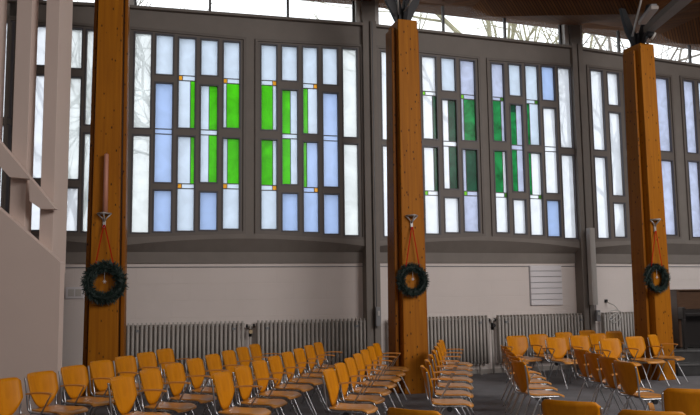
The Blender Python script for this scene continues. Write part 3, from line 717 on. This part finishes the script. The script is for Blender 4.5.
# hanging cable beside the pier
r, w, h = fit(B3, 'cable', 602, 616, 300, 336, LOW - .03, .03, 'grey cable coiled in loops hanging from a wall socket left of the right column', 'cable')
mb = MB()
def P_(px, py, off=.03):
    u, zz_ = B3.hit(px, py, LOW - .03); u0, z0_ = B3.hit(602, 300, LOW - .03); u1, z1_ = B3.hit(616, 336, LOW - .03)
    off = .03 if py < 304 else .215; return (u - (u0 + u1) / 2, -off, zz_ - min(z0_, z1_))
def smooth(pts, k=6):
    out = []; pts = [V(p) for p in pts]
    for i in range(len(pts) - 1):
        a = pts[max(i - 1, 0)]; b = pts[i]; c = pts[i + 1]; d = pts[min(i + 2, len(pts) - 1)]
        for j in range(k):
            t = j / k; out.append(.5 * ((2 * b) + (c - a) * t + (2 * a - 5 * b + 4 * c - d) * t * t + (3 * b - a - 3 * c + d) * t ** 3))
    return out + [pts[-1]]
mb.tube(smooth([P_(605.5, 302), P_(607, 305), P_(610.5, 309), P_(612, 312), P_(608, 317), P_(603, 320), P_(602, 314), P_(606, 310), P_(613, 311), P_(614, 316), P_(609, 322), P_(604, 321), P_(603, 317), P_(611, 313), P_(612.5, 324), P_(609, 333), P_(604, 336), P_(601.5, 333)]), .011, 6)
mb.build('loose_loops', M['lightgrey'], r)
mb = MB(); q = P_(605.5, 301); mb.box((q[0] - .035, -.035, q[2] - .035), (q[0] + .035, 0, q[2] + .035)); mb.build('plug', M['dark'], r, .006)

# ------------------------------------------------------------------ staircase at the left
st = empty('staircase', (-4.4, 10.5, 0)); tag(st, 'white staircase with a sloping solid parapet and square posts at the left edge', 'staircase')
T = V((-4.4, 10.5, 0))
YF = 10.3
a = at_y(0, 209.5, YF); b = at_y(60.5, 262.5, YF); sl = (b.z - a.z) / (b.x - a.x)
xl = -7.2; zl = a.z + sl * (xl - a.x)
mb = MB(); mb.extrude([V((xl, YF, 0)) - T, V((b.x, YF, 0)) - T, V((b.x, YF, b.z)) - T, V((xl, YF, min(zl, 6.0))) - T], (0, .16, 0)); mb.build('parapet', M['stair'], st)
mb = MB()
for q in ([(-38, 97), (0, 142.4), (0, 166.5), (-38, 122)], [(0, 142.4), (9.6, 153.9), (9.6, 177), (0, 166.5)], [(9.6, 153.9), (29.5, 177.6), (29.3, 178.6), (9.6, 177)],
          [(29.5, 177.6), (40.5, 190.8), (40.5, 208.8), (29.5, 201)], [(40.5, 190.8), (55.7, 209), (40.5, 208.8)]):
    mb.extrude([at_y(x, y, YF) - T for x, y in q], (0, .14, 0))
mb.build('sloping_rail', M['stair'], st)
for (x0, x1, dep) in ((-14, 0.5, .22), (17, 32.5, .22), (46.5, 60, .5)):
    YP = YF + .165; u0, u1 = at_y(x0, 0, YP).x, at_y(x1, 0, YP).x
    zb_ = a.z + sl * ((u0 + u1) / 2 - a.x) - .35
    mb = MB(); mb.box(V((u0, YP, max(.0, zb_))) - T, V((u1, YP + dep, 7.9)) - T); mb.build('post', M['stair'], st, .006)

# ------------------------------------------------------------------ altar steps and piano
X0 = 6.22
ap = empty('altar_steps', (X0, 15.0, 0)); tag(ap, 'dark stone altar steps at the right edge beside the right timber column', 'steps')
sd = MB()
mb = MB(); mb.box((0, 0, 0), (5.0, .5, .19)); mb.build('riser', M['riser'], ap)
mb = MB(); mb.box((-.02, -.02, .19), (5.0, .5, .225)); mb.build('tread', M['stone'], ap, .006)
mb = MB(); mb.box((0, .5, 0), (5.0, 2.0, .41)); mb.build('riser', M['riser'], ap)
mb = MB(); mb.box((-.02, .48, .41), (5.0, 2.0, .445)); mb.build('tread', M['stone'], ap, .006)
for k in range(9):
    mb = MB(); mb.box((.02 + .55 * k, -.012, .03), (.02 + .55 * k + .53, 0, .17)); mb.build('riser_tile', M['stone'] if k % 2 else M['riser'], ap)
PZ = .445
pp = at_y(677, 300, 16.0)
pi = empty('piano', (pp.x + .75, 16.05, PZ)); tag(pi, 'dark brown upright piano on the altar steps at the right edge', 'piano')
ph = 1.20
mb = MB(); mb.box((-.75, -.05, .02), (-.69, .52, ph - .03)); mb.build('side_panel', M['piano'], pi, .006)
mb = MB(); mb.box((.69, -.05, .02), (.75, .52, ph - .03)); mb.build('side_panel', M['piano'], pi, .006)
mb = MB(); mb.box((-.77, -.07, ph - .03), (.77, .54, ph)); mb.build('lid', M['piano'], pi, .008)
mb = MB(); mb.box((-.69, .0, .80), (.69, .03, ph - .03)); mb.build('upper_panel', M['piano'], pi)
mb = MB(); mb.box((-.69, .02, .06), (.69, .05, .66)); mb.build('lower_panel', M['pianodark'], pi)
mb = MB(); mb.box((-.69, -.28, .66), (.69, .05, .72)); mb.build('key_bed', M['pianodark'], pi, .006)
for sx in (-1, 1):
    mb = MB(); mb.box((sx * .72 - .03, -.3, .6), (sx * .72 + .03, -.05, .84)); mb.build('arm', M['pianodark'], pi, .01)
    mb = MB(); mb.box((sx * .72 - .03, -.29, .0), (sx * .72 + .03, -.23, .6)); mb.build('leg', M['pianodark'], pi, .006)
mb = MB(); mb.box((-.69, -.27, .72), (.69, .0, .79)); mb.build('fallboard', M['pianodark'], pi)
mb = MB(); mb.box((-.69, .05, .02), (.69, .5, ph - .03)); mb.build('case', M['pianodark'], pi)
for k in (-.1, .1):
    mb = MB(); mb.box((k - .02, -.1, .05), (k + .02, .03, .065)); mb.build('pedal', M['pewter'], pi)

# ------------------------------------------------------------------ ceiling beam, tube light, spotlight above the right column
Vc = z(COLP[3], VZ)
rb = struct(empty('trim_6', Vc))
pa = at_y(646, 36, 14.6); pb_ = at_y(706, -16, 12.6); d = (pb_ - pa); sd_ = d.cross(V((0, 0, 1))).normalized() * .20
pb_ = pa + d * 2.2; pb_.z = min(pb_.z, 8.3)
mb = MB(); mb.extrude([pa - sd_ * .25 - Vc, pa + sd_ * .6 - Vc, pb_ + sd_ - Vc, pb_ - sd_ - Vc], (0, 0, .12)); mb.build('valley_beam', M['concrete'], rb)
pa = at_y(632.5, 36, 14.5); pb_ = at_y(642.5, -6, 13.2)
mb = MB(); mb.tube([pa - Vc, pb_ - Vc], .018, 6); mb.build('seam_batten', M['lightgrey'], rb)
V2 = z(COLP[2], VZ); rb2 = struct(empty('trim_7', V2))
for (a_, b_) in (((398.5, 14), (397.5, -8)), ((404, 12), (415, -6))):
    pa, pb_ = at_y(*a_, 13.05), at_y(*b_, 12.5); mb = MB(); mb.tube([pa - V2, pb_ - V2], .014, 6); mb.build('seam_batten', M['lightgrey'], rb2)
la, lb_ = at_y(642, 25, 13.9), at_y(655, 9, 13.3); dv = (lb_ - la)
tl = empty('tube_light', (la + lb_) / 2); tag(tl, 'unlit white tube light fixture on the ceiling above the right timber column', 'ceiling light')
c_ = (la + lb_) / 2; e_ = dv.normalized(); s_ = e_.cross(V((0, 0, 1))).normalized()
mb = MB(); mb.extrude([-dv / 2 - s_ * .075, -dv / 2 + s_ * .075, dv / 2 + s_ * .075, dv / 2 - s_ * .075], (0, 0, .07)); mb.build('diffuser', M['diffuser'], tl, .02)
mb = MB(); mb.extrude([-dv / 2.2 - s_ * .05 + V((0, 0, .07)), -dv / 2.2 + s_ * .05 + V((0, 0, .07)), dv / 2.2 + s_ * .05 + V((0, 0, .07)), dv / 2.2 - s_ * .05 + V((0, 0, .07))], (0, 0, .04)); mb.build('mounting_channel', M['midgrey'], tl)
s0 = at_y(650, 35, 14.3)
sl_ = empty('spotlight', s0); tag(sl_, 'small dark spotlight on a clamp above the right timber column head', 'spotlight')
mb = MB(); mb.tube([(-.07, 0, .03), (.03, 0, -.005), (.04, 0, -.01)], [.05, .075, .075], 14); mb.build('lamp_housing', M['dark'], sl_)
mb = MB(); mb.tube([(.04, -.01, -.01), (.075, -.01, -.03)], [.078, .07], 14); mb.build('lens_shade', M['lightgrey'], sl_)
pc = V((COLP[3].x + .12, COLP[3].y - .2, 6.35)) - s0
mb = MB(); mb.tube(smooth([V((-.03, 0, -.03)), V((-.09, 0, -.12)), pc]), .014, 6); mb.build('clamp_arm', M['dark'], sl_)

# ------------------------------------------------------------------ chairs
def rounded(pts, k=6):  # smooth polyline through corner points
    return smooth(pts, k)
def make_chair():
    r = empty('chair')
    # back shell: curved plywood with rounded top corners and a drooping lower edge
    mb = MB(); NS, NT = 14, 8; th = .006; W = .222
    def pt(s, t, side):
        a = abs(s); top = .84 - .035 * max(0, (a - .78) / .22) ** 2; bot = .462 + .175 * a ** 2.2
        z_ = bot + (top - bot) * t; h = (z_ - .45) / .39
        y = s * W * (.93 + .07 * h); x = -.205 - .085 * h - .012 * h * h + .05 * s * s + (side * th)
        return (x, y, z_)
    idx = {}
    for sd in (-1, 1):
        for i in range(NS + 1):
            for j in range(NT + 1):
                idx[sd, i, j] = mb.add([pt(-1 + 2 * i / NS, j / NT, sd)])
    for i in range(NS):
        for j in range(NT):
            mb.face((idx[1, i, j], idx[1, i + 1, j], idx[1, i + 1, j + 1], idx[1, i, j + 1]), 0, True)
            mb.face((idx[-1, i, j], idx[-1, i, j + 1], idx[-1, i + 1, j + 1], idx[-1, i + 1, j]), 0, True)
        for j in (0, NT): mb.face((idx[1, i, j], idx[-1, i, j], idx[-1, i + 1, j], idx[1, i + 1, j]))
    for j in range(NT):
        for i in (0, NS): mb.face((idx[1, i, j], idx[-1, i, j], idx[-1, i, j + 1], idx[1, i, j + 1]))
    mb.build('backrest', M['chair'], r)
    # seat: dished plywood with a rounded, dropped front
    mb = MB(); NX, NY = 12, 10; idx = {}
    def sp(i, j, side):
        v = i / NX; s = -1 + 2 * j / NY
        x = -.20 + .46 * v; hw = .215 * (1 - .10 * (1 - v)) ; x -= .05 * abs(s) ** 3 * v ** 2
        y = s * hw
        z_ = .455 - .014 * math.sin(math.pi * v) * (1 - s * s) - .03 * max(0, (v - .78) / .22) ** 2 + .012 * max(0, (.2 - v) / .2) + side * .007
        return (x, y, z_)
    for sd in (-1, 1):
        for i in range(NX + 1):
            for j in range(NY + 1): idx[sd, i, j] = mb.add([sp(i, j, sd)])
    for i in range(NX):
        for j in range(NY):
            mb.face((idx[1, i, j], idx[1, i + 1, j], idx[1, i + 1, j + 1], idx[1, i, j + 1]), 0, True)
            mb.face((idx[-1, i, j], idx[-1, i, j + 1], idx[-1, i + 1, j + 1], idx[-1, i + 1, j]), 0, True)
        for j in (0, NY): mb.face((idx[1, i, j], idx[-1, i, j], idx[-1, i + 1, j], idx[1, i + 1, j]))
    for j in range(NY):
        for i in (0, NX): mb.face((idx[1, i, j], idx[-1, i, j], idx[-1, i, j + 1], idx[1, i, j + 1]))
    mb.build('seat', M['seatw'], r)
    for s in (-1, 1):
        y = s * .205
        mb = MB(); mb.tube(rounded([(-.262, s * .228, .80), (-.245, s * .226, .70), (-.232, s * .222, .58), (-.222, s * .214, .48), (-.19, y, .44), (-.12, y, .432), (.05, y, .432), (.16, y * .95, .43)]), .0098, 7); mb.build('back_tube', M['chrome'], r)
        mb = MB(); mb.tube(rounded([(-.02, y * .9, .42), (.03, y * .93, .415), (.075, y * .97, .36), (.165, y * 1.04, .18), (.25, y * 1.1, .008)]), .0098, 7); mb.build('leg', M['chrome'], r)
        mb = MB(); mb.tube(rounded([(-.02, y * .9, .42), (-.07, y * .93, .415), (-.115, y * .97, .36), (-.20, y * 1.04, .18), (-.285, y * 1.1, .008)]), .0098, 7); mb.build('leg', M['chrome'], r)
    mb = MB(); mb.tube([(-.02, -.185, .412), (-.02, .185, .412)], .012, 7); mb.build('crossbar', M['chrome'], r)
    mb = MB(); mb.disc((-.02, -.215, .405), (0, 1, 0), .03, .03, 14); mb.build('end_cap', M['black'], r)
    return r
def arm_mesh():
    mb = MB(); w = .02; pts = smooth([V((-.235, 0, .655)), V((-.12, 0, .668)), V((.02, 0, .668)), V((.085, 0, .660))], 5)
    n = len(pts)
    for i in range(n - 1):
        a, b = pts[i], pts[i + 1]
        mb.hexa([a + V((0, -w, -.008)), b + V((0, -w, -.008)), b + V((0, w, -.008)), a + V((0, w, -.008)), a + V((0, -w, .008)), b + V((0, -w, .008)), b + V((0, w, .008)), a + V((0, w, .008))])
    return mb
def arm_strut():
    mb = MB(); mb.tube(smooth([V((.07, 0, .652)), V((.035, 0, .60)), V((-.06, 0, .45)), V((-.085, -.05, .432))], 4), .008, 6)
    mb.tube(smooth([V((-.20, 0, .652)), V((-.20, 0, .60)), V((-.17, -.01, .48)), V((-.14, -.06, .432))], 4), .008, 6)
    return mb
proto = make_chair()
am, asm = arm_mesh().mesh('armrest', M['armw']), arm_strut().mesh('armrest_strut', M['chrome'])
def give_arm(ch, left=True):
    o = bpy.data.objects.new('armrest', am); C.objects.link(o); o.parent = ch; o.location = (0, .31 if left else -.31, 0)
    q = bpy.data.objects.new('armrest_strut', asm); C.objects.link(q); q.parent = o
    if not left: q.scale = (1, -1, 1)
    return o
kids = [c for c in C.objects if c.parent == proto]
used = [False]
ordn = ['first', 'second', 'third', 'fourth', 'fifth', 'sixth', 'seventh', 'eighth', 'ninth']
def place(back, face, label, group, left=True, right=False):
    if not used[0]: ch = proto; used[0] = True
    else:
        ch = proto.copy(); C.objects.link(ch)
        for k in kids:
            c = k.copy(); C.objects.link(c); c.parent = ch
    face += 6.5; f = V((math.cos(R(face)), math.sin(R(face)), 0))
    ch.location = V((back.x, back.y, 0)) + f * .275; ch.rotation_euler = (0, 0, R(face))
    tag(ch, label, 'chair', group)
    if left: give_arm(ch, True)
    if right: give_arm(ch, False)
    return ch
def fitrow(pix):
    q = [at_z(x, y, .84) for x, y in pix]; n = len(q); t = [i for i in range(n)]; tm = sum(t) / n
    mx, my = sum(p.x for p in q) / n, sum(p.y for p in q) / n; den = sum((i - tm) ** 2 for i in t)
    sx = sum((i - tm) * (p.x - mx) for i, p in zip(t, q)) / den; sy = sum((i - tm) * (p.y - my) for i, p in zip(t, q)) / den
    return [V((mx + sx * (i - tm), my + sy * (i - tm), 0)) for i in t]
rows = [
 ('A', [(7, 379), (41, 372), (69, 366), (94, 361), (121, 356), (143.5, 352.5), (168, 349)], -26, 'leftmost row by the staircase', 'chairs in the leftmost row'),
 ('B', [(123, 377), (149, 369.5), (167.5, 363.5), (190.5, 359), (210.5, 354), (227, 350.5), (239.5, 347.5), (255.5, 344.5)], -21, 'second row from the left', 'chairs in the second row'),
 ('C', [(221, 372.5), (238, 366.5), (257, 361), (272.5, 356.5), (285.5, 352), (298, 349), (308, 345.5), (315.5, 342.5)], -21, 'third row from the left', 'chairs in the third row'),
 ('D', [(329, 370), (337, 363.5), (347, 358), (354.5, 354), (363.5, 350), (369, 347), (376, 343.5)], -20, 'row left of the middle column', 'chairs in the row left of the middle column'),
 ('E', [(429, 366), (427, 360), (428, 355), (430, 350.7), (433.5, 346.8), (438, 343), (444, 340)], -10, 'row right of the middle column', 'chairs in the row right of the middle column'),
 ('F', [(517, 360), (512, 356), (508, 352), (506, 349), (504, 345.5)], 0, 'side-on row before the right radiators', 'chairs in the side-on right row'),
 ('K', [(621.5, 361), (607, 357), (593.5, 353), (579.5, 349)], 7, 'short row right of centre', 'chairs in the short row seen from behind'),
]
for (key, pix, face, desc, grp) in rows:
    ps = fitrow(pix); n = len(ps)
    for i, p in enumerate(ps):
        fc = face
        if key == 'E': fc = -7 - 2.2 * i
        if key == 'F': fc = 3 - 2 * i
        look = 'orange plywood chair'
        if key in 'FK': look = 'brown-backed plywood chair'
        where = 'farthest from the camera' if i == n - 1 else ('nearest the camera' if i == 0 else ordn[i] + ' from the camera')
        lab = '%s, %s in the %s' % (look, where, desc)
        place(p, fc, lab, grp)
def at_depth(px, Y):   # ground point shown in picture column px (for a back top at z .84)
    x = 0.0
    for _ in range(6): x += (px - proj((x, Y, .84))[0]) / F * Y
    return V((x, Y, 0))
for (key, pts, desc, grp) in (
    ('G', [(515.5, 14.3, -52), (537, 14.75, -50), (562.5, 15.3, -46), (586, 15.95, -46)], 'back curved row', 'chairs in the back curved row'),
    ('I', [(555, 13.75, -49), (578, 14.2, -47), (596.5, 14.75, -46), (612.5, 15.5, -46)], 'middle curved row', 'chairs in the middle curved row'),
    ('J', [(608.5, 13.2, -48), (633, 13.65, -46), (651, 14.1, -24)], 'front curved row', 'chairs in the front curved row')):
    for i, (px, Y, fc) in enumerate(pts):
        place(at_depth(px, Y), fc - 22, 'orange plywood chair facing the camera, %s from the left in the %s' % (ordn[i], desc), grp, True, i == 0)
for (px, py, fc, lab) in ((569, 400.5, 52, 'dark orange chair back cut by the bottom edge, right of centre below the side-on row'),
                          (692, 388.5, 66, 'large brown chair back in the bottom right corner, cut by the right edge'),
                          (652, 410.5, 62, 'chair back showing only its top edge at the bottom, left of the corner chair'),
                          (412, 409, 50, 'chair back showing only its top edge at the bottom below the middle column')):
    place(at_z(px, py, .84), fc, lab, 'foreground chairs seen from behind', px != 412)

# ------------------------------------------------------------------ bare trees outside
def tree(pos, h, seed, label, mat, lean=0.0, trunk=.22, depth=6):
    rng = random.Random(seed); t = empty('bare_tree', pos); tag(t, label, 'tree', 'bare trees outside the windows')
    tr, br = MB(), MB()
    def grow(p, d, ln, rad, lev):
        pts = [p]; dd = V(d); q = V(p)
        for i in range(3):
            dd = (dd + V((rng.uniform(-.16, .16), rng.uniform(-.16, .16), rng.uniform(-.04, .14)))).normalized(); q = q + dd * ln / 3; pts.append(q)
        (tr if lev < 1 else br).tube(pts, [rad, rad * .9, rad * .8, rad * .66], 7 if lev < 2 else 4, 0, False)
        if lev >= depth: return
        k = 3 if lev < 4 else 2
        for i in range(k):
            a = rng.uniform(0, 2 * math.pi); tilt = rng.uniform(.35, .85)
            o = dd.orthogonal().normalized(); o = Matrix.Rotation(a, 3, dd) @ o
            nd = (dd * math.cos(tilt) + o * math.sin(tilt)).normalized()
            base = pts[-1] if i else pts[2]
            grow(base, nd, ln * rng.uniform(.62, .82), rad * rng.uniform(.5, .66), lev + 1)
    grow(V((0, 0, 0)), V((lean, 0, 1)).normalized(), h * .36, trunk, 0)
    tr.build('trunk', mat, t); br.build('branches', mat, t)
tree((-8.9, 26.3, -.4), 13, 3, 'bare tree outside behind the left clerestory', M['bark'])
tree((-3.2, 24, -.4), 12, 11, 'bare tree outside behind the bright green windows', M['bark'])
tree((4.2, 27.5, -.4), 16, 5, 'bare mossy tree outside behind the dark green windows', M['bark2'], trunk=.30)
tree((8.4, 26.5, -.4), 13, 8, 'bare leaning tree outside between the dark green windows and right column', M['bark'], .25)

# ------------------------------------------------------------------ light
w = bpy.data.worlds.new('overcast'); sc.world = w; w.use_nodes = True
bg = w.node_tree.nodes['Background']; bg.inputs['Color'].default_value = (0.93, 0.97, 1.0, 1); bg.inputs['Strength'].default_value = 1.85
def area(name, loc, aim, size, power, col):
    l = bpy.data.lights.new(name, 'AREA'); l.shape = 'RECTANGLE'; l.size, l.size_y = size; l.energy = power; l.color = col
    o = bpy.data.objects.new(name, l); C.objects.link(o); o.location = loc; o.rotation_euler = (V(aim) - V(loc)).to_track_quat('-Z', 'Y').to_euler()
area('nave_fill', (10.0, 2.0, 8.3), (1.5, 11.5, 0.0), (8, 5), 1750, (1.0, 0.945, 0.92))  # added unseen area light, main fill from the right
area('rear_fill', (0.0, -4.5, 8.2), (0, 10, 0), (10, 4), 300, (1.0, 0.945, 0.92))  # added unseen area light, weak fill from behind the camera
sc.view_settings.view_transform = 'Standard'; sc.view_settings.look = 'None'; sc.view_settings.exposure = 0; sc.view_settings.gamma = 1
sc.view_settings.use_curve_mapping = False
